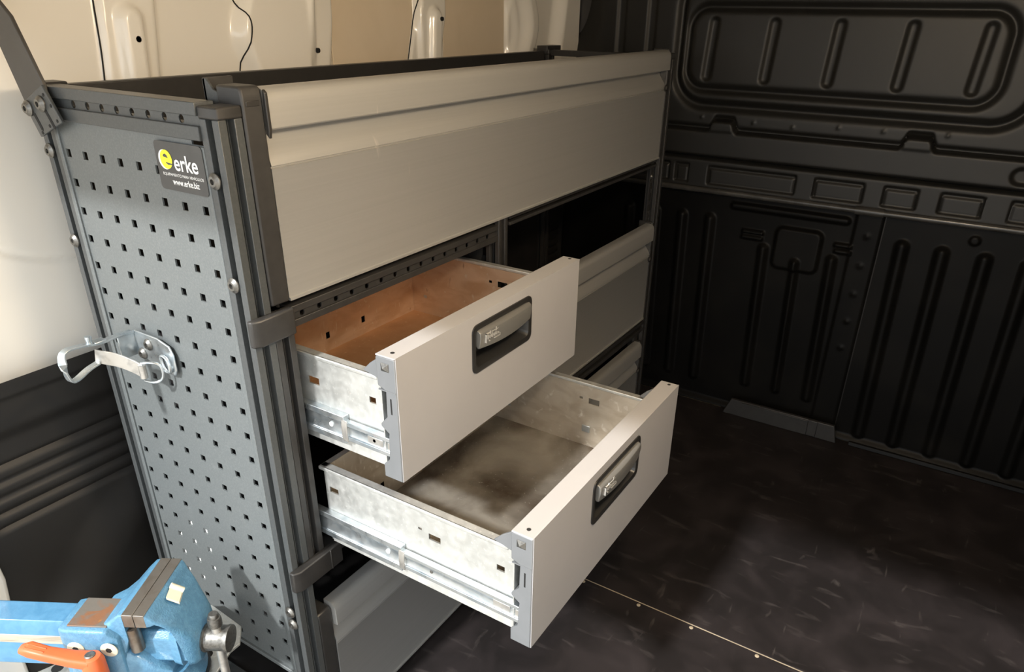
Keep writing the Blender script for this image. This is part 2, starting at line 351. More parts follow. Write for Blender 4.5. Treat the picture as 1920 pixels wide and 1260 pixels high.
wf = MB().box(BX+.025, BX+.05, RY-.03, WY+.03, -.05, RZ).build('wall_front', M['black'], smooth=0)
tag(wf, 'black moulded plastic bulkhead with ribs and a rounded window recess', 'wall', kind='structure')
def groove(d, w, depth): return -depth*np.exp(-(d/w)**2)
def hf_up(Y, Z):
    h = np.zeros_like(Y)
    out = sd_rr(Y, Z, -.815, .030, .892, 1.215, .085); inn = sd_rr(Y, Z, -.737, .003, .934, 1.132, .052)
    h += groove(out, .011, .013)+groove(inn, .0095, .012)
    h += .006*ss(-.004, -.02, out)
    for y0 in (-.060, -.214, -.370, -.529, -.685):
        h -= .0075*ss(.005, -.008, sd_cap(Y, Z, (y0-.004, 1.096), (y0+.003, .967), .0120))
    for y0 in (.115, .205, -.93, -1.02, -1.11): h -= .006*ss(.004, -.006, sd_cap(Y, Z, (y0, 1.24), (y0, .93), .013))
    line = .829+0*Y
    for yc in (-.121, -.602, .36, -1.083): line = np.maximum(line, .829+.027*ss(.041, .023, np.abs(Y-yc)))
    led = ss(.004, -.004, Z-line)*ss(-.004, .004, Z-.760)
    h += .016*led - .010*np.exp(-((Z-line-.006)/.006)**2)-.010*np.exp(-((Z-.757)/.0055)**2)
    h += .003*ss(.003, -.003, Z-.829)*ss(-.003, .003, Z-.760)*0
    for yc in (-.121, -.602): h += .003*ss(.034, .028, np.abs(Y-yc))*ss(.829-.004, .829+.004, Z)*ss(.862, .854, Z)
    bel = ss(.004, -.004, Z-.753); h += .006*bel
    for (a, b) in ((.30, .02), (.0, -.039), (-.097, -.335), (-.384, -.505), (-.553, -.630), (-.681, -.773), (-.829, -.95), (-1.0, -1.2)):
        pk = sd_rr(Y, Z, b, a, .686, .735, .003); h -= .011*ss(.003, -.003, pk)
        h += .005*ss(.002, -.004, sd_rr(Y, Z, b+.003, a-.003, .686, .727, .002))
    h -= .012*ss(.004, -.006, sd_cap(Y, Z, (-.828, .792), (-1.0, .792), .019))
    for (a, b) in ((-.058, .862), (-.201, .858), (-.303, .855), (-.415, .863), (-.520, .863), (-.66, .866)): h += .003*np.exp(-(np.hypot(Y-a, Z-b)/.004)**2)
    h += -.05*ss(.25, .37, Y)*ss(.9, 1.2, Z)
    return h
sheet('upper_liner', .372, RY, .676, RZ, .0032, hf_up, lambda U, V, H: (BX-H, U, V), M['blackpl'], wf)
def hf_low(Y, Z):
    h = np.zeros_like(Y)
    h += .010*ss(.004, -.006, sd_cap(Y, Z, (-.18, .632), (-.480, .632), .0095))
    h += .012*ss(.004, -.008, sd_rr(Y, Z, -.432, -.306, .474, .594, .020))
    for (a, b, z) in ((-.213, -.273, .5645), (-.213, -.272, .549), (-.463, -.506, .5655), (-.466, -.508, .549)):
        h += .009*ss(.003, -.003, sd_rr(Y, Z, b, a, z-.0052, z+.0052, .002))
    for (y0, zt, zb, r) in ((-.279, .523, .10, .014), (-.372, .50, .10, .012), (-.464, .522, .10, .014), (-.624, .588, .03, .016), (-.716, .587, .03, .016),
                            (-.810, .586, .03, .016), (-.902, .586, .03, .016), (-.995, .586, .03, .016), (-1.09, .586, .03, .016), (-.030, .585, .08, .015), (-.115, .585, .08, .015), (.055, .585, .08, .015), (.14, .585, .08, .015)):
        h += .013*ss(.005, -.013, sd_cap(Y, Z, (y0, zt), (y0-.014, zb), r))
    h += .005*ss(.004, -.004, np.abs(Y+.535)-.032)
    h += .006*ss(.003, -.003, np.hypot(Y+.778, Z-.628)-.011)
    for z in (.60, .52, .44, .36, .28): h += .003*np.exp(-(np.hypot(Y+.538, Z-z)/.007)**2)
    h += .012*ss(.02, .0, Z)
    return h
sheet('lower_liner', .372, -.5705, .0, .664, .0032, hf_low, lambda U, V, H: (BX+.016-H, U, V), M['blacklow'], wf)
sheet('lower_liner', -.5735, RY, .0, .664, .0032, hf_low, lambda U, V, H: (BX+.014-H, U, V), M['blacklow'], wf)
MB().sweep([(BX-.009, .372, .668), (BX-.009, -.5, .669)], circ(.0085, 12)).build('edge_rail', M['railpl'], wf)
MB().sweep([(BX-.009, -.565, .669), (BX-.009, RY+.02, .672)], circ(.0085, 12)).build('edge_rail', M['railpl'], wf)
MB().sweep([(BX-.009, -.498, .669), (BX-.009, -.567, .669)], circ(.0115, 12)).build('rail_clip', M['railpl'], wf)
fb = MB().prism([(-.250, 0), (-.271, .053), (-.575, .053), (-.588, 0)], 'x', BX-.030, BX-.018).build('floor_bracket', M['bracketg'], wf, bevel=.002)
MB().box(BX-.034, BX-.0295, -.305, -.503, .046, .0505).build('bracket_lip', M['bracketg'], fb, bevel=.001)
MB().box(BX-.036, BX-.0295, -.503, -.53, .004, .055).build('bracket_catch', M['bracketg'], fb, bevel=.002)
sk = MB().prism([(BX-.022, 0), (BX-.012, 0), (BX-.012, .012), (BX-.018, .012)], 'y', RY+.02, -.62).build('trim_1', M['blacklow'], bevel=.002)
tag(sk, 'black plastic strip along the foot of the bulkhead', 'trim', kind='structure')

# ------------------------------------------------------------------ shelving unit
RL = 1.312                                   # right end of the unit
rack = empty('shelving_unit', (0, 0, 0), 'dark grey metal shelving unit with a perforated end and aluminium fronts', 'shelving')
def slot_prof(x0, y0, w=.0315, g=.0105, d=.012):
    c = (w-g)/2
    return [(x0+a, y0+b) for a, b in ((0,0),(c,0),(c,d),(c+g,d),(c+g,0),(w,0),(w,c),(w-d,c),(w-d,c+g),(w,c+g),(w,w),(c+g,w),(c+g,w-d),(c,w-d),(c,w),(0,w),(0,c+g),(d,c+g),(d,c),(0,c))]
def post(x0, y0, z0, z1, m, parent, name='post', w=.0315, cap=True, capname='post_cap'):
    o = MB().prism(slot_prof(x0, y0, w), 'z', z0, z1).build(name, m, parent, bevel=.0008)
    if cap: MB().prism(rrect(x0-.001, x0+w+.001, y0-.001, y0+w+.001, .003, 3), 'z', z1, z1+.013).build(capname, M['dark'], o, bevel=.002)
    return o
PF, PB = -.0505, .2835
post(0, PF, 0, 1.010, M['slate'], rack, 'corner_post')
post(0, PB, 0, 1.016, M['slate'], rack, 'corner_post')
post(RL-.0315, PF, 0, 1.018, M['dark'], rack, 'corner_post')
post(RL-.0315, PB, 0, 1.016, M['dark'], rack, 'corner_post')

# perforated end panel: 8 x 21 square openings, 38 mm pitch
holes = [((7-c)*.038, .945-.038*r, .0051, .0051, 'r') for r in range(21) for c in range(8)]
holes.append((-.0085, .9845-.0, .0115, .0035, 'r'))
pp = plate(-.0195, .2835, .165, .9895, holes, lambda u, v: (.002, u, v)).build('perforated_panel', M['panel'], rack, smooth=0, solid=.0022)
MB().box(-.0009, .004, -.0195, -.0125, .165, .98).build('folded_edge', M['panel'], pp, bevel=.001)
MB().box(-.0009, .004, .2755, .2835, .165, .98).build('folded_edge', M['panel'], pp, bevel=.001)
MB().box(-.002, .010, -.019, .2835, .158, .1655).build('folded_edge', M['panel'], pp, bevel=.001)
# end rail along the top with punched openings
def rail_y(name, x0, x1, y0, y1, zt, m, parent, holes=None):
    mb = MB()
    mb.box(x0, x1, y0, y1, zt-.014, zt); mb.box(x0, x1, y0, y1, zt-.040, zt-.0245)
    o = mb.build(name, m, parent, bevel=.001)
    if holes:
        plate(y0, y1, zt-.0245, zt-.014, [(h, zt-.0192, .0045, .0048, 'o') for h in holes if y0+.006 < h < y1-.006], lambda u, v: (x0+.006, u, v)).build('punched_strip', m, o, smooth=0, solid=-.0015)
    return o
rail_y('end_rail', -.003, .022, -.019, .2835, 1.0265, M['slate'], rack, [.225-.0303*k for k in range(9)])
rail_y('end_rail', RL-.022, RL, -.019, .2835, 1.0265, M['dark'], rack)
# screws in the end posts
def screw_mb(p, ax, r=.0095, h=.004):
    mb = MB(); mb.lathe(p, ax, [(0, r), (h*.35, r), (h*.8, r*.72), (h, r*.62), (h, r*.34), (h*.45, r*.30)], 20); return mb
def screw(p, ax, parent, r=.0095, h=.005, m='screw', name='screw'):
    o = screw_mb(p, ax, r, h).build(name, M[m], parent)
    a = Vector(ax).normalized(); u = a.orthogonal().normalized(); w = a.cross(u); q = Vector(p)+a*(h*.47)
    st = [q+(u*math.cos(math.pi*k/6)+w*math.sin(math.pi*k/6))*(r*(.40 if k % 2 == 0 else .22)) for k in range(12)]
    st2 = [s_+a*(h*.57) for s_ in st]
    mb = MB(); mb.v = [tuple(v) for v in st+st2]; mb.f = [tuple(range(12))]+[(i, (i+1) % 12, 12+(i+1) % 12, 12+i) for i in range(12)]
    mb.f = [tuple(range(12))]
    mb.build('socket', M['hole'], o, smooth=0)
    return o
for (y, z) in ((-.0305, .945), (-.0315, .824), (-.0305, .304), (-.033, .281), (.305, .9445), (.3035, .823)):
    screw((-.0005, y, z), (-1, 0, 0), rack)

# long rails, sheet trays and aluminium fronts
def front_profile(zt, H, y0=-.045):
    fr = [(.012, 0), (.000, .0), (-.006, -.0015), (-.0105, -.006), (-.0125, -.012), (-.0130, -.0425), (-.0115, -.0440), (-.004, -.0445), (.010, -.0455), (.0120, -.0490), (.0105, -.056), (.0040, -.065), (-.0015, -.0725), (-.0050, -.079),
          (-.0066, -.0845), (-.0040, -.0856), (-.0040, -.0868), (-.0066, -.0878), (-.0058, -.0888), (-.0058, -H+.004), (-.0082, -H+.0034), (-.0082, -H), (.004, -H), (.004, -H+.002), (-.0025, -H+.005), (-.0025, -.082), (.006, -.071), (.0140, -.058), (.0155, -.046), (.0150, -.040)]
    return [(y0+a, zt+b) for a, b in fr]
def alu_front(x0, x1, zt, H):
    return MB().prism(front_profile(zt, H), 'x', x0, x1).build('front_panel', M['alu'], rack, smooth=40)
fp_top = alu_front(.0615, 1.268, 1.0385, .2490)
fp_mid = alu_front(.585, 1.272, .6215, .269)
fp_low = alu_front(.0615, 1.268, .2820, .2750)
def end_bracket(x0, x1, z0, z1, par, y=-.0530, nm='end_bracket'):
    H = z1-z0
    prof = [(-.012, z1), (y+.004, z1), (y+.001, z1-.004), (y, z1-.012), (y, z0), (-.012, z0)]
    return MB().prism(prof, 'x', x0, x1).build(nm, M['dark'], par, bevel=.0025, seg=2)
eb = end_bracket(.0325, .0600, .790, 1.0415, rack)
MB().prism([(-.0595, 1.034), (-.0555, 1.0375), (-.0530, .990), (-.0575, .985), (-.0595, .995)], 'x', .0585, .0630).build('lip_flap', M['black'], eb, bevel=.001)
MB().box(.037, .055, -.0537, -.0525, 1.0205, 1.0265).build('badge_slot', M['black'], eb, bevel=.0008)
# raised hook behind the bracket
hk = MB().prism([(.010, 1.006), (.010, 1.046), (.006, 1.0475), (.003, 1.046), (-.006, 1.036), (-.022, 1.031), (-.026, 1.006)], 'x', .0335, .0365).build('hook_plate', M['slate'], rack, bevel=.0006)
MB().box(.0335, .071, .005, .010, 1.006, 1.0475).build('hook_tab', M['dark'], hk, bevel=.001)
eb2 = end_bracket(1.2685, 1.2800, .790, 1.0415, rack, nm='end_bracket')
end_bracket(1.2725, 1.2800, .352, .6255, rack)
end_bracket(1.2685, 1.2800, .006, .284, rack)
end_bracket(.0325, .0600, .006, .275, rack, y=-.050)
for (x, z) in ((1.262, .955), (1.266, .528), (1.262, .196)):
    MB().lathe((x, -.0535, z), (0, -1, 0), [(0, .007), (.003, .0075), (.006, .005)], 14).build('stop_button', M['black'], rack)
def rail_x(x0, x1, y0, zt, h, m, parent, pitch=.030, name='rail', punch=True):
    """front rail along x with a punched groove"""
    g = h*.34; a = (h-g)/2
    mb = MB(); mb.box(x0, x1, y0, y0+.022, zt-a, zt); mb.box(x0, x1, y0, y0+.022, zt-h, zt-h+a)
    o = mb.build(name, m, parent, bevel=.0008)
    if punch:
        n = int((x1-x0)/pitch)
        plate(x0, x1, zt-h+a, zt-a, [(x0+.02+k*pitch, zt-h/2, .0042, g*.46, 'o') for k in range(n)], lambda u, v: (u, y0+.005, v)).build('punched_strip', m, o, smooth=0, solid=.0015)
    return o
# back rails and back sheets
MB().box(.0315, RL-.0315, .295, .315, .985, 1.024).build('back_rail', M['dark'], rack, bevel=.0015)
MB().box(.0315, RL-.0315, .303, .309, .78, .985).build('back_sheet', M['inner'], rack)
MB().box(.0315, RL-.0315, .303, .309, .02, .76).build('back_sheet', M['inner'], rack)
MB().prism(rrect(1.276, 1.349, .285, .318, .003, 3), 'z', 1.022, 1.036).build('rail_clip', M['dark'], rack, bevel=.001)
for (x0, x1, z) in ((.0315, RL-.0315, .792), (.570, RL-.0315, .352), (.0315, RL-.0315, .012)):
    MB().box(x0, x1, -.035, .303, z-.004, z).build('shelf_sheet', M['inner'], rack)
rail_x(.585, RL-.0315, -.0505, .344, .030, M['dark'], rack, punch=False, name='front_rail')
rail_x(.5855, RL-.0315, -.044, .786, .018, M['dark'], rack, punch=False, name='front_rail')
# punched inner face of the far front post
plate(1.262, 1.2805, .636, .788, [(1.2665, .648+.0286*k, .0016, .006, 'r') for k in range(5)]+[(1.2745, .648+.0286*k, .0036, .006, 'r') for k in range(5)],
      lambda u, v: (u, -.034, v)).build('punched_bracket', M['dark'], rack, smooth=0, solid=.002)
screw((1.271, -.0345, .743), (0, -1, 0), rack, r=.006)
screw((1.268, -.0345, .312), (0, -1, 0), rack, r=.006)
MB().box(1.256, 1.2805, -.036, -.030, .284, .330).build('foot_bracket', M['dark'], rack, bevel=.001)
# corner clips over the joints of posts and cabinet
c1 = MB().prism([(-.006, -.049), (-.006, -.056), (.004, -.0615), (.058, -.0615), (.058, -.049)], 'z', .7485, .7835).build('corner_clip', M['dark'], rack, bevel=.0025, seg=3)
c2 = MB().prism([(-.006, -.049), (-.006, -.057), (.004, -.0630), (.086, -.0630), (.086, -.049)], 'z', .3575, .3935).build('corner_clip', M['black'], rack, bevel=.002, seg=3)
MB().prism([(.0615, .3585), (.0645, .3585), (.0645, .3925), (.0615, .3925)], 'y', -.0642, -.060).build('clip_rib', M['black'], c2, bevel=.001)
# foot behind the low edge of the end panel
MB().prism([(-.045, .02), (.05, .02), (.05, .075), (.02, .13), (-.045, .13)], 'x', .004, .030).build('foot_plate', M['dark'], rack, bevel=.003)
ft = MB().box(-.012, .03, -.015, .28, 0, .022).build('base_rail', M['slate'], rack, bevel=.002)
MB().lathe((.012, .06, .021), (0, 0, 1), [(0, .012), (.006, .012), (.010, .007)], 16).build('base_bolt', M['dark'], ft)

# ------------------------------------------------------------------ drawer cabinet inside the shelving
cab = empty('drawer_cabinet', (.30, .12, .39), 'drawer cabinet with two open grey drawers set into the shelving', 'drawer cabinet')
CF = -.0505
post(.0320, CF, .372, .780, M['dark'], cab, 'cabinet_post', w=.030, cap=False)
post(.5395, CF, .372, .8000, M['dark'], cab, 'cabinet_post', w=.0285, cap=False)
post(.0320, .270, .372, .775, M['dark'], cab, 'cabinet_post', w=.030, cap=False)
post(.5395, .270, .372, .775, M['dark'], cab, 'cabinet_post', w=.0285, cap=False)
rail_x(.0625, .5395, CF+.001, .7800, .0285, M['dark'], cab, pitch=.0305, name='top_rail')
rail_x(.0625, .5395, CF+.001, .3900, .0240, M['dark'], cab, name='bottom_rail', punch=False)
MB().box(.036, .060, -.0205, .270, .745, .773).build('side_rail', M['slate'], cab, bevel=.001)
MB().box(.044, .047, -.0205, .270, .392, .744).build('side_sheet', M['inner'], cab)
plate(-.022, .270, .392, .775, [(-.012, .722, .0055, .008, 'r')], lambda u, v: (.5520, u, v)).build('side_sheet', M['dark'], cab, smooth=0, solid=.002)
MB().box(.062, .540, .272, .276, .392, .75).build('back_sheet', M['inner'], cab)
MB().box(.062, .540, -.03, .272, .776, .779).build('top_sheet', M['inner'], cab)
MB().box(.062, .540, -.03, .272, .372, .376).build('bottom_sheet', M['inner'], cab)
screw((.5385, -.041, .757), (0, -1, 0), cab, r=.005)

def make_drawer(yf, zb, slide_out, floor_mat, wall_mat, side_holes, first):
    """yf: outer face of the front, zb: lower edge of the front"""
    X0, X1, T, HF = .064, .531, .030, .1765
    bx0, bx1, by0, by1 = .0775, .5200, yf+T-.002, yf+T+.327
    z0, zr = zb+.009, zb+.138
    th = .0012
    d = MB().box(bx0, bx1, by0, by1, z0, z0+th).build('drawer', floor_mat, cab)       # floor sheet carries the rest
    d['label'] = 'upper drawer, half open' if first else 'lower drawer, pulled out furthest'
    pl = plate(by0, by1, z0, zr, [(yf+h[0], zb+h[1], h[2], h[3], 'r') for h in side_holes], lambda u, v: (bx0, u, v))
    sl = pl.build('side_wall', M['galv'], d, smooth=0, solid=-.0012)
    plate(by0, by1, z0, zr, [(yf+h[0], zb+h[1], h[2], h[3], 'r') for h in side_holes], lambda u, v: (bx0+.0014, u, v)).build('inner_colour_skin', wall_mat, d, smooth=0)  # inner skin for the inside colour; upper drawer's tint includes painted warm light
    pr = plate(by0, by1, z0, zr, [(yf+.146, zb+.104, .0105, .0055, 'r'), (yf+.172, zb+.106, .0032, .0024, 'r'), (yf+.325, zb+.045, .004, .003, 'r')], lambda u, v: (bx1, u, v))
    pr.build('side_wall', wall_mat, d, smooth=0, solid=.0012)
    bk = plate(bx0, bx1, z0, zr, [(.290, zb+.039, .0045, .006, 'r'), (.378, zb+.039, .0045, .006, 'r'), (.19, zb+.039, .0045, .006, 'r')], lambda u, v: (u, by1, v))
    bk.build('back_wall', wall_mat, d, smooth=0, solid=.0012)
    MB().prism(rrect(zb+.0, zb+.0, 0, 0, 0, 1) if 0 else [(by0+.014, zr-.006), (by1+.010, zr-.006), (by1+.010, zr), (by0+.014, zr)], 'x', bx0-.0025, bx0+.012).build('folded_rim', M['galv'], d, bevel=.0016, seg=3)
    MB().box(bx1-.001, bx1+.011, by0+.004, by1+.010, zr-.006, zr).build('folded_rim', M['galv'], d, bevel=.0016, seg=3)
    MB().box(bx0, bx1, by1-.001, by1+.010, zr-.006, zr).build('folded_rim', M['galv'], d, bevel=.0016, seg=3)
    # bottom flange seen below the slide
    MB().prism([(bx0-.003, z0-.001), (bx0+.0005, z0-.001), (bx0+.0005, z0+.016), (bx0-.001, z0+.016)], 'y', by0+.002, by1-.004).build('lower_flange', M['galv'], d, bevel=.0006)
    # slide: outer channel, inner channel, ball cage
    zs0, zs1 = zb+.0245, zb+.0660
    ye = yf+slide_out
    def chan(a, b, t, lip): return [(X0+.0015+a, zs0+b), (X0+.0015, zs0+b), (X0+.0015, zs0+b+lip), (X0+.0035, zs0+b+lip), (X0+.0050, zs0+b+lip+.003), (X0+.0050, zs1-b-lip-.003), (X0+.0035, zs1-b-lip), (X0+.0015, zs1-b-lip), (X0+.0015, zs1-b), (X0+.0015+a, zs1-b)]
    so = MB().prism(chan(.0105, 0, 0, .009), 'y', ye, .22 if first else .22).build('slide_channel', M['zinc'], d, bevel=.0007)
    MB().prism(chan(.0090, .007, 0, .006), 'y', yf+.006, ye+.001).build('slide_runner', M['zinc'], d, bevel=.0007)
    MB().prism([(X0+.0012, zs0+.004), (X0+.006, zs0+.010), (X0+.006, zs1-.010), (X0+.0012, zs1-.004), (X0-.0002, zs1-.012), (X0-.0002, zs0+.012)], 'y', ye-.006, ye+.004).build('ball_cage', M['zincmatt'], d, bevel=.001)
    MB().cyl((X0+.0048, ye+.027, (zs0+zs1)/2), (X0+.0040, ye+.027, (zs0+zs1)/2), .0035, 12).build('rivet', M['white'], d)
    MB().cyl((X0+.0048, ye-.050, (zs0+zs1)/2), (X0+.0040, ye-.050, (zs0+zs1)/2), .0025, 12).build('rivet', M['screw'], d)
    for (a, b) in ((yf+.034, yf+.060), (yf+.012, yf+.026)):
        MB().box(X0+.0040, X0+.0052, a, b, zs0+.015, zs1-.016).build('stamped_tab', M['zincmatt'], d, bevel=.0005)
    MB().box(bx1+.0008, bx1+.011, yf+T, yf+T+.30, zs0, zs1).build('slide_channel', M['zinc'], d, bevel=.001)
    # front with a real opening for the recessed handle
    rx0, rx1, rz0, rz1 = .2205, .3760, zb+.0895, zb+.1620
    fr = plate(X0+.0015, X1, zb, zb+HF, [((rx0+rx1)/2, (rz0+rz1)/2, (rx1-rx0)/2-.004, (rz1-rz0)/2-.004, 'r')], lambda u, v: (u, yf, v))
    fo = fr.build('drawer_front', M['front'], d, smooth=0, solid=-.0015)
    MB().box(X0-.0003, X1, yf+.0008, yf+T+.001, zb+HF-.0025, zb+HF).build('front_top', M['front'], d, bevel=.0015, seg=3)
    MB().box(X1-.002, X1, yf+.0008, yf+T-.001, zb, zb+HF-.001).build('front_edge', M['front'], d, bevel=.001)
    MB().box(X0+.0015, X1, yf+.0008, yf+T-.001, zb, zb+.002).build('front_edge', M['front'], d, bevel=.001)
    MB().box(X0+.003, rx0+.001, yf+T-.0025, yf+T-.001, zb+.002, zb+HF-.002).build('front_lining', M['galv'], d)
    MB().box(rx0+.001, X1-.002, yf+T-.0025, yf+T-.001, zb+.002, zb+HF-.002).build('front_lining', M['galv'], d)
    for x in (X0+.0125, X1-.0085): MB().cyl((x, yf+.014, zb+HF-.0005), (x, yf+.014, zb+HF+.0004), .0028, 12).build('top_plug', M['hole'], d)
    # handle surround, bowl and grip
    mid = lambda k, y: [(x, y, z) for x, z in rrect(rx0+k, rx1-k, rz0+k, rz1-k, max(.011-k*.4, .003), 5)]
    L_ = [mid(-.0005, yf+.0004), mid(-.0002, yf-.0016), mid(.002, yf-.0024), mid(.008, yf-.0010), mid(.0105, yf+.006), mid(.014, yf+.024)]
    mb = MB(); k = len(L_[0]); mb.v = [p for q in L_ for p in q]
    mb.f = [(i*k+c, i*k+(c+1) % k, (i+1)*k+(c+1) % k, (i+1)*k+c) for i in range(len(L_)-1) for c in range(k)]+[tuple((len(L_)-1)*k+c for c in range(k))]
    hs = mb.build('handle_surround', M['hframe'], d, smooth=40, fix=False)
    gx0, gx1, gz = rx0+.0115, rx1-.0085, rz1-.0095
    secs = []
    for i in range(17):
        t = i/16; x = gx0+(gx1-gx0)*t; bow = .0035*(1-(2*t-1)**2); dip = .0255+.0040*(1-(2*t-1)**2)
        secs.append([(x, yf-.0025-bow, gz), (x, yf-.0060-bow, gz-.003), (x, yf-.0068-bow, gz-.010), (x, yf-.0045-bow, gz-dip), (x, yf-.0010, gz-dip-.001), (x, yf+.004, gz-dip+.004), (x, yf+.008, gz-.002), (x, yf+.003, gz+.001)])
    gp = MB().loft(secs).build('handle_grip', M['hbar'], d, smooth=50, bevel=.0008, fix=True)
    # embossed emblem near the left end of the grip
    ex, ez, ey = gx0+.010, gz-.0195, yf-.0093
    mb = MB()
    mb.box(ex, ex+.0012, ey, ey+.003, ez, ez+.0135); mb.box(ex, ex+.010, ey, ey+.003, ez+.0125, ez+.0135)
    mb.box(ex+.014, ex+.034, ey, ey+.003, ez+.0125, ez+.0135); mb.box(ex+.034, ex+.0352, ey, ey+.003, ez+.002, ez+.0135)
    mb.box(ex+.020, ex+.0352, ey, ey+.003, ez+.0005, ez+.0017); mb.box(ex+.010, ex+.0115, ey, ey+.003, ez+.0105, ez+.015); mb.box(ex+.024, ex+.0262, ey, ey+.003, ez+.0105, ez+.0165)
    for q in range(11):
        w = .0013 if q % 3 else .0019
        mb.box(ex+.0035+q*.0027, ex+.0035+q*.0027+w, ey-.0002, ey+.003, ez+.0045+(.0012 if q % 2 else 0), ez+.0092+(.0018 if q in (0, 4, 7) else 0))
    mb.box(ex+.008, ex+.0095, ey, ey+.003, ez+.0002, ez+.0016)
    mb.build('emblem', M['emboss'], d, smooth=0)
    # grey end brackets of the front
    def endpl(xa, xb, sgn):
        P = [(yf+.0010, zb), (yf+.0305, zb), (yf+.0305, zb+.019), (yf+.0205, zb+.029), (yf+.0190, zb+.060), (yf+.0180, zb+.068), (yf+.0300, zb+.076), (yf+.0300, zb+.080), (yf+.0190, zb+.092), (yf+.0180, zb+.129), (yf+.0305, zb+.134), (yf+.0310, zb+HF-.004), (yf+.0285, zb+HF-.0022), (yf+.0010, zb+HF-.0022)]
        o = MB().prism(P, 'x', xa, xb).build('front_bracket', M['plgrey'], d, bevel=.0012)
        MB().prism([(yf+.028, zb+.136), (yf+.033, zb+.136), (yf+.062, zb+.1425), (yf+.050, zb+.155), (yf+.030, zb+.170), (yf+.028, zb+.170)], 'x', xa+.009*(sgn > 0), xb-.0 if sgn > 0 else xb-.009).build('gusset', M['plgrey'], d, bevel=.0008)
        if sgn > 0:
            q = MB(); c = (xa-.0004, yf+.0165, zb+.1615); a = .0062
            q.v = [(c[0], c[1]-a, c[2]-a*.9), (c[0], c[1]+a, c[2]-a*.9), (c[0], c[1]+a, c[2]+a*.9), (c[0], c[1]-a, c[2]+a*.9), (xa-.0032, c[1]+.001, c[2]-.001)]
            q.f = [(0, 1, 4), (1, 2, 4), (2, 3, 4), (3, 0, 4)]; q.build('square_socket', M['screw'], d, smooth=0)
            MB().box(xa-.0003, xa+.001, yf+.0095, yf+.0117, zb+.098, zb+.120).build('bracket_slot', M['hole'], d)
            MB().box(xa-.0006, xa+.002, yf+.002, yf+.029, zb+.1285, zb+.1300).build('step_edge', M['plgrey'], d)
    endpl(X0, X0+.013, 1); endpl(X1-.013, X1-.0003, -1)
    MB().box(bx1-.003, bx1-.001, yf+.150, yf+.166, zb+.040, zb+.053).build('latch_plate', M['zinc'], d, bevel=.0005)
    return d
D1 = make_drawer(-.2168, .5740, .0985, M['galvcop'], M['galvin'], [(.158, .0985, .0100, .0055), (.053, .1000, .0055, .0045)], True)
D2 = make_drawer(-.4126, .3940, .2105, M['galvfl'], M['galvgrey'], [(.341, .1030, .0085, .0048), (.1585, .0975, .0098, .0050), (.183, .1040, .0030, .0018), (.0535, .0975, .0060, .0046)], False)
MB().cyl((.066, -.020, .629), (.084, -.020, .629), .005, 14).build('brass_pin', M['brass'], cab)
MB().box(.064, .080, -.03, -.010, .5862, .5885).build('brass_tab', M['brass'], cab)

# ------------------------------------------------------------------ sticker on the end panel
stk = MB().prism(rrect(-.0165, .0695, .9255, .9805, .005, 5), 'x', -.0018, -.0010).build('sticker', M['stk'], smooth=0)
tag(stk, 'dark grey rounded sticker with yellow round logo on the perforated panel', 'sticker')
TM = Matrix(((0, 0, -1, 0), (-1, 0, 0, 0), (0, 1, 0, 0), (0, 0, 0, 1)))            # text plane facing -x
def stick_text(body, size, y, z, off, m, name, x=-.0021, sx=1.0):
    me = text_mesh(body, size, off)
    me.transform(Matrix.Translation((x, y, z)) @ TM @ Matrix.Diagonal((sx, 1, 1, 1)))
    return finish(me, name, m, stk, smooth=0, org=Vector((0, 0, 0)))
stick_text('erke', .0255, .0160, .9575, .00038, M['white'], 'lettering', sx=.92)
stick_text('EQUIPAMIENTO PARA VEH\u00cdCULOS', .0046, .0245, .9437, .00002, M['white'], 'lettering', sx=1.03)
stick_text('www.erke.biz', .0100, .0215, .9358, .00016, M['white'], 'lettering', sx=.86)
def disc(y, z, r, x, m, name, sy=1.0):
    MB().prism([(y+r*sy*math.cos(2*math.pi*k/32), z+r*math.sin(2*math.pi*k/32)) for k in range(32)], 'x', x-.0001, x).build(name, m, stk, smooth=0)
disc(.0535, .9600, .0112, -.0019, M['white'], 'logo_shadow')
# round lower-case e: ring with a bar and a gap
def ring_e(cy, cz, ro, ri, x):
    n = 40; mb = MB(); V = []; a0, a1 = math.radians(0), math.radians(322)
    for k in range(n+1):
        t = a0+(a1-a0)*k/n
        for r, zz in ((ro, 1), (ri, .86)): V.append((x, cy-r*math.cos(t), cz+r*math.sin(t)*(1 if r == ro else .80)+(.0006 if r == ri else 0)))
    mb.v = V; mb.f = [(2*k, 2*k+1, 2*k+3, 2*k+2) for k in range(n)]
    mb.add([(x, cy+ri*1.1, cz-.0020), (x, cy-ro*1.0, cz-.0020), (x, cy-ro*.999, cz+.0014), (x, cy+ri*1.1, cz+.0014)], [(0, 1, 2, 3)])
    return mb
disc(.0505, .9605, .0108, -.0021, M['yellow'], 'logo_disc')
MB().prism([(.0555, .9635), (.0468, .9620), (.0480, .9650), (.0510, .9668), (.0540, .9658)], 'x', -.0023, -.0022).build('logo_eye', M['stk'], stk, smooth=0)
MB().prism([(.0520, .9575), (.0385, .9560), (.0385, .9545), (.0430, .9550), (.0475, .9545), (.0510, .9560)], 'x', -.0023, -.0022).build('logo_gap', M['stk'], stk, smooth=0)

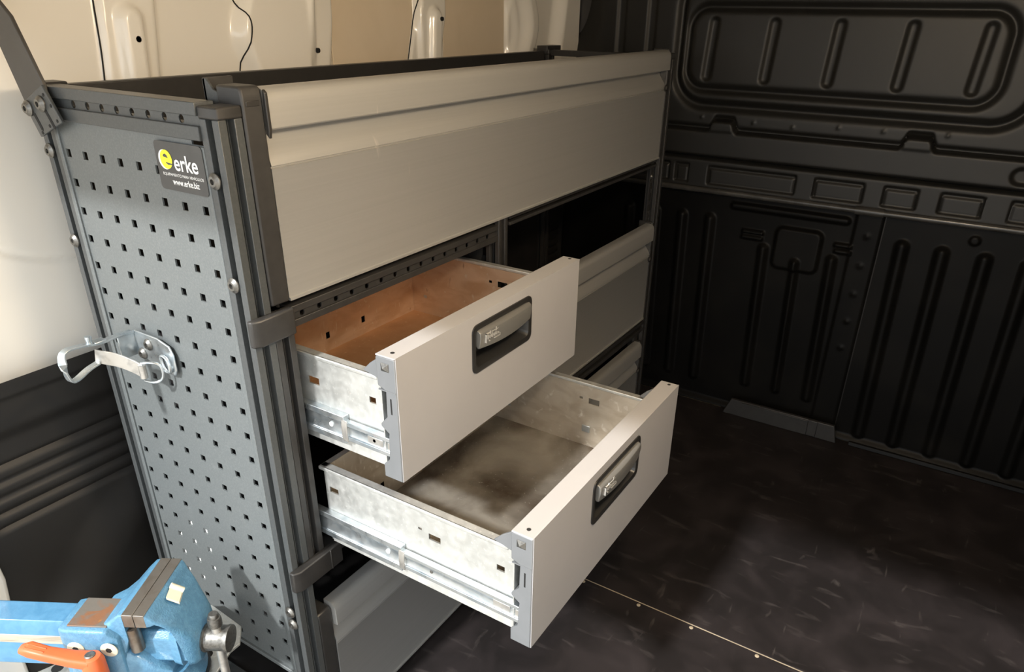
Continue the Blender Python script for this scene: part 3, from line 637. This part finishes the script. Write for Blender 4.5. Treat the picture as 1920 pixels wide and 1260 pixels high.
# ------------------------------------------------------------------ zinc clamp bracket on the end panel
cb = empty('clamp_bracket', (-.003, .16, .66), 'shiny zinc clamp bracket with a strap and wire loop on the perforated panel', 'bracket')
MB().prism([(.203, .676), (.203, .713), (.150, .7125), (.126, .706), (.1195, .694), (.1195, .672), (.1245, .662), (.135, .662), (.150, .672), (.175, .670)], 'x', -.0058, -.0028).build('back_plate', M['zinc'], cb, bevel=.0012)
MB().sweep(smooth_path([(-.009, .147, .690), (-.009, .130, .690), (-.009, .126, .668), (-.009, .142, .666)], 2, True), circ(.0022, 8), up=(1, 0, 0), closed=True).build('plate_flange', M['zinc'], cb)
screw((-.0058, .1715, .6985), (-1, 0, 0), cb, r=.0085); screw((-.0058, .1900, .6805), (-1, 0, 0), cb, r=.0085)
MB().box(-.030, -.004, .2030, .2055, .676, .712).build('side_flange', M['zinc'], cb, bevel=.001)
arm_sec = [(-.0014, -.005), (.0014, -.005), (.0014, .005), (-.0014, .005)]
lv = smooth_path([(-.006, .207, .710), (-.030, .207, .711), (-.056, .205, .710), (-.078, .203, .716), (-.106, .200, .719), (-.110, .198, .699), (-.107, .198, .675), (-.098, .199, .674), (-.078, .204, .681), (-.062, .205, .684)], 2)
MB().sweep(lv, [(-.0055, -.0014), (.0055, -.0014), (.0055, .0014), (-.0055, .0014)], up=(0, 0, 1)).build('lever_loop', M['zinc'], cb, bevel=.0006)
MB().lathe((-.066, .206, .712), (0, 0, 1), [(0, .0038), (.006, .0038), (.009, .0045), (.012, .0042)], 12).build('pivot_pin', M['zinc'], cb)
MB().box(-.062, -.046, .199, .213, .7105, .7145).build('pivot_ear', M['zinc'], cb, bevel=.001)
stp = smooth_path([(-.062, .208, .694), (-.058, .199, .692), (-.044, .190, .685), (-.034, .172, .676), (-.030, .160, .670)], 2)
MB().sweep(stp, [(-.0011, -.0098), (.0011, -.0098), (.0011, .0098), (-.0011, .0098)], up=(0, 0, 1)).build('strap', M['zincmatt'], cb, bevel=.0005)
MB().cyl((-.0300, .1585, .6605), (-.0300, .1585, .6795), .0050, 14).build('strap_roll', M['zincmatt'], cb)
MB().sweep(smooth_path([(-.030, .160, .682), (-.022, .150, .683), (-.012, .141, .678), (-.013, .141, .656), (-.022, .150, .651), (-.030, .160, .656)], 2), circ(.0019, 8), up=(1, 0, 0)).build('wire_loop', M['zinc'], cb)

# ------------------------------------------------------------------ flat support bar bolted to the rear corner
sb = empty('support_bar', (0, .30, 1.0), 'flat dark support bar rising from the rear corner of the shelving', 'support bar')
bar = smooth_path([(-.010, .292, .990), (-.009, .296, 1.030), (-.008, .324, 1.092), (-.004, .345, 1.125), (.010, .375, 1.150), (.012, .385, 1.20)], 1)
MB().prism([(.2655, 1.030), (.3000, 1.104), (.3200, 1.121), (.3420, 1.150), (.372, 1.175), (.372, 1.110), (.3480, 1.078), (.3210, 1.006), (.300, .985), (.262, .995)], 'x', -.0085, -.0035).build('flat_bar', M['rubber'], sb, bevel=.001)
MB().box(-.0085, .014, .368, .385, 1.105, 1.175).build('bar_foot', M['rubber'], sb, bevel=.001)
plm = MB().prism([(.2600, 1.0290), (.2345, .9865), (.2945, .9640), (.3160, 1.0045)], 'x', -.0130, -.0087).build('slotted_plate', M['slate'], sb, bevel=.001)
for (y0, z0, y1, z1) in ((.2950, .9925, .2850, .9745), (.2660, .9990, .2540, .9790)):
    v = Vector((0, y1-y0, z1-z0)).normalized(); w = Vector((0, -v.z, v.y))*.0026; a = Vector((-.0133, y0, z0)); b = Vector((-.0133, y1, z1))
    MB().prism([((a+w).y, (a+w).z), ((b+w).y, (b+w).z), ((b+v*.0025).y, (b+v*.0025).z), ((b-w).y, (b-w).z), ((a-w).y, (a-w).z)], 'x', -.0134, -.0129).build('slot', M['hole'], plm, smooth=0)
for (y, z) in ((.2440, .9875), (.2650, .9800), (.2865, .9700), (.2610, 1.0170), (.2500, 1.005)):
    MB().cyl((-.0129, y, z), (-.0134, y, z), .0022, 10).build('plate_hole', M['hole'], plm, smooth=0)
screw((-.0130, .3040, .9985), (-1, 0, 0), sb, r=.0098, h=.006); screw((-.0130, .2705, 1.0060), (-1, 0, 0), sb, r=.0098, h=.006)

# ------------------------------------------------------------------ added card catching sun behind the end panel, for unknown white contents
pc = MB().prism([(.132, .392), (.178, .392), (.248, .318), (.248, .205), (.212, .208), (.132, .318)], 'x', .0055, .0070).build('stand_in_card', M['paper'], bevel=.0004)
tag(pc, 'added white card making bright spots in the lower openings of the perforated panel', 'card')

# ------------------------------------------------------------------ bench vise (local frame: x screw axis, y along the jaws, z=0 jaw top)
VO = Vector((-.18362, .04412, .41))
vz = empty('bench_vise', VO, 'blue bench vise with worn steel jaws in front of the perforated panel', 'vise', rz=math.radians(-60))
def V(mb, name, m, parent=vz, **kw): return mb.build(name, M[m], parent, **kw)
def rsec(x, y0, y1, z0, z1, r=.006, n=3): return [(x, a, b) for a, b in rrect(y0, y1, z0, z1, min(r, (y1-y0)/2.1, (z1-z0)/2.1), n)]
fj = V(MB().loft([rsec(-.0150, 0, .112, -.046, -.0012, .002), rsec(-.020, 0, .112, -.060, -.0015, .003), rsec(-.027, -.001, .106, -.080, -.0065, .006), rsec(-.036, -.003, .090, -.098, -.0150, .008),
                  rsec(-.046, -.006, .074, -.102, -.0190, .008), rsec(-.058, -.008, .062, -.104, -.0200, .008)]), 'fixed_jaw', 'blue', smooth=50, fix=True)
V(MB().box(-.0150, -.0004, 0, .1115, -.0210, 0), 'jaw_plate', 'steel', bevel=.0006)
V(MB().loft([rsec(-.102, -.006, .050, -.110, -.022, .004), rsec(-.092, -.012, .050, -.112, -.0195, .004), rsec(-.036, -.012, .050, -.112, -.0195, .004), rsec(-.024, -.006, .050, -.112, -.0340, .008)]), 'anvil_block', 'blue', smooth=40, fix=True, bevel=.002)
V(MB().box(-.0895, -.0365, -.0035, .0475, -.0200, -.0178), 'anvil_face', 'rust', bevel=.0006)
V(MB().loft([rsec(-.108, -.004, .085, -.128, -.075, .01), rsec(-.02, -.004, .095, -.128, -.070, .012), rsec(.004, .006, .090, -.128, -.100, .008), rsec(.022, .016, .080, -.128, -.115, .004)]), 'vise_body', 'blue', smooth=50, fix=True)
# moving jaw: wide plate narrowing to the spindle, arched underneath
V(MB().loft([rsec(.0150, 0, .112, -.0210, -.0012, .002), rsec(.0185, .001, .111, -.0215, -.0040, .003), rsec(.0235, .003, .108, -.0200, -.0125, .0035), rsec(.0285, .005, .105, -.0240, -.0180, .003), rsec(.0340, .008, .102, -.0320, -.0240, .004),
             rsec(.0390, .011, .099, -.0450, -.0310, .006), rsec(.0435, .014, .096, -.0780, -.0380, .008), rsec(.0480, .016, .094, -.1110, -.0450, .010), rsec(.0540, .020, .090, -.1130, -.0560, .010), rsec(.0590, .026, .084, -.1110, -.0640, .010)]), 'moving_jaw', 'blue', smooth=60, fix=True)
V(MB().box(.0004, .0150, 0, .1115, -.0210, 0), 'jaw_plate', 'steel', bevel=.0006)
# slide tube and spindle inside the arch
V(MB().prism([(.018, -.062), (.026, -.052), (.074, -.052), (.082, -.062), (.082, -.100), (.074, -.110), (.026, -.110), (.018, -.100)], 'x', -.030, .050), 'slide_tube', 'blue', bevel=.002)
V(MB().loft([rsec(.028, .016, .084, -.110, -.051, .012), rsec(.040, .014, .086, -.112, -.047, .012)]), 'slide_collar', 'blue', smooth=40, fix=True)
V(MB().cyl((-.012, .010, -.030), (-.012, .010, -.070), .009, 16), 'jaw_bolt', 'steel')
V(MB().lathe((.0585, .052, -.0900), (1, 0, 0), [(0, .0200), (.003, .0205), (.0045, .0180), (.030, .0180), (.033, .0195), (.0365, .0190), (.0380, .0150)], 24), 'spindle_head', 'screw')
hd = V(MB().cyl((.0780, .0500, -.0560), (.0810, .0420, -.2000), .0062, 16), 'vise_handle', 'zincmatt')
V(MB().lathe((.0778, .0508, -.0640), (-.01, .03, 1), [(0, .0095), (.010, .0097), (.014, .0088), (.0145, .0072), (.019, .0072), (.021, .0060)], 18), 'handle_knob', 'screw', hd)
# rear bar of the vise
V(MB().prism([(.064, -.046), (.058, -.040), (.024, -.040), (.0160, -.0585), (.0160, -.0740), (.0140, -.078), (.0140, -.112), (.064, -.112)], 'x', -.46, -.098), 'rear_bar', 'bluebar', bevel=.001)
V(MB().box(-.46, -.098, .0148, .0162, -.0735, -.0590), 'worn_edge', 'worn', bevel=.0005)
for x in (-.0830, -.0385):
    b = V(MB().lathe((x+.003, -.0118, -.0500), (0, -1, 0), [(0, .0115), (.0010, .0115), (.0016, .0105)], 24), 'bolt_disc', 'label')
    V(MB().lathe((x+.003, -.0134, -.0500), (0, -1, 0), [(0, .0045), (.0004, .0040)], 6), 'bolt_socket', 'hole', b, smooth=0)
V(MB().box(.0, .020, -.0055, .0095, -.001, .0005).__class__(), 'x', 'label') if 0 else None
# small label on the moving jaw
lb = MB(); lb.v = [(.0250, .0400, -.0050), (.0390, .0440, -.0165), (.0360, .0620, -.0135), (.0230, .0580, -.0025)]
lb.v += [(a, b, c-.004) for a, b, c in lb.v]; lb.f = [(0, 1, 2, 3), (7, 6, 5, 4), (0, 4, 5, 1), (1, 5, 6, 2), (2, 6, 7, 3), (3, 7, 4, 0)]
V(lb, 'label_tab', 'label', smooth=0, fix=True)
V(MB().cyl((.0235, .0585, -.0010), (.0375, .0625, -.0125), .0042, 12), 'label_curl', 'label')
# swivel base
V(MB().lathe((-.030, .045, -.165), (0, 0, 1), [(0, .074), (.006, .076), (.020, .070), (.038, .066)], 36), 'swivel_base', 'blue')
V(MB().lathe((-.030, .045, -.1685), (0, 0, 1), [(0, .079), (.004, .079)], 36), 'swivel_ring', 'dark')
# orange clamping lever
P = [(-.0465, -.030, -.0480), (-.070, -.034, -.0415), (-.098, -.036, -.0330), (-.121, -.035, -.0265), (-.133, -.034, -.0280)]
secs = []
for i, (p, w, hh) in enumerate(zip(P, (.0125, .0105, .0090, .0095, .0070), (.0100, .0095, .0095, .0095, .0060))):
    secs.append([(p[0], p[1]+a, p[2]+b) for a, b in rrect(-w, w, -hh, hh*.55, .0045, 3)])
lv2 = V(MB().loft(smooth_secs) if 0 else MB().loft(secs), 'clamp_lever', 'orange', smooth=60, fix=True)
V(MB().lathe((-.048, -.030, -.107), (0, 0, 1), [(0, .0140), (.030, .0142), (.055, .0140), (.064, .0110), (.0660, .0070)], 24), 'lever_hub', 'orange', lv2)
V(MB().lathe((-.049, -.030, -.0422), (0, 0, 1), [(0, .0068), (.0022, .0066), (.0032, .0052)], 18), 'lever_screw', 'screw', lv2)
for k in range(2): V(MB().cyl((-.100, -.040+.006*k, -.0283), (-.124, -.039+.006*k, -.0222), .0018, 8), 'grip_ridge', 'orange', lv2)

# galvanised swing mount carrying the vise
vm = empty('vise_mount', (VO.x, VO.y, 0), 'galvanised mounting plate with holes carrying the blue vise', 'mount', rz=math.radians(-60))
zt = .2365
def VM(mb, name, m, **kw): return mb.build(name, M[m], vm, **kw)
VM(MB().prism([(-.008, .197), (.0576, .1538), (.0682, .1194), (.0595, .1032), (.0500, .020), (-.020, -.030), (-.110, -.030), (-.2100, .0500), (-.1757, .0800), (-.110, .130), (-.050, .197)], 'z', zt-.005, zt), 'mounting_plate', 'galv', bevel=.001)
for (x, y, r) in ((.0279, .0954, .0075), (-.0020, .0669, .0065), (-.1835, .0590, .0085)):
    VM(MB().lathe((x, y, zt-.0002), (0, 0, 1), [(0, r), (.0004, r)], 20), 'plate_hole', 'hole', smooth=0)
VM(MB().box(-.075, .015, .000, .090, .0, zt-.005), 'support_leg', 'galv', bevel=.003)
VM(MB().lathe((.020, .078, zt-.012), (0, 0, 1), [(0, .010), (.014, .010), (.016, .008)], 16), 'plate_bolt', 'screw')
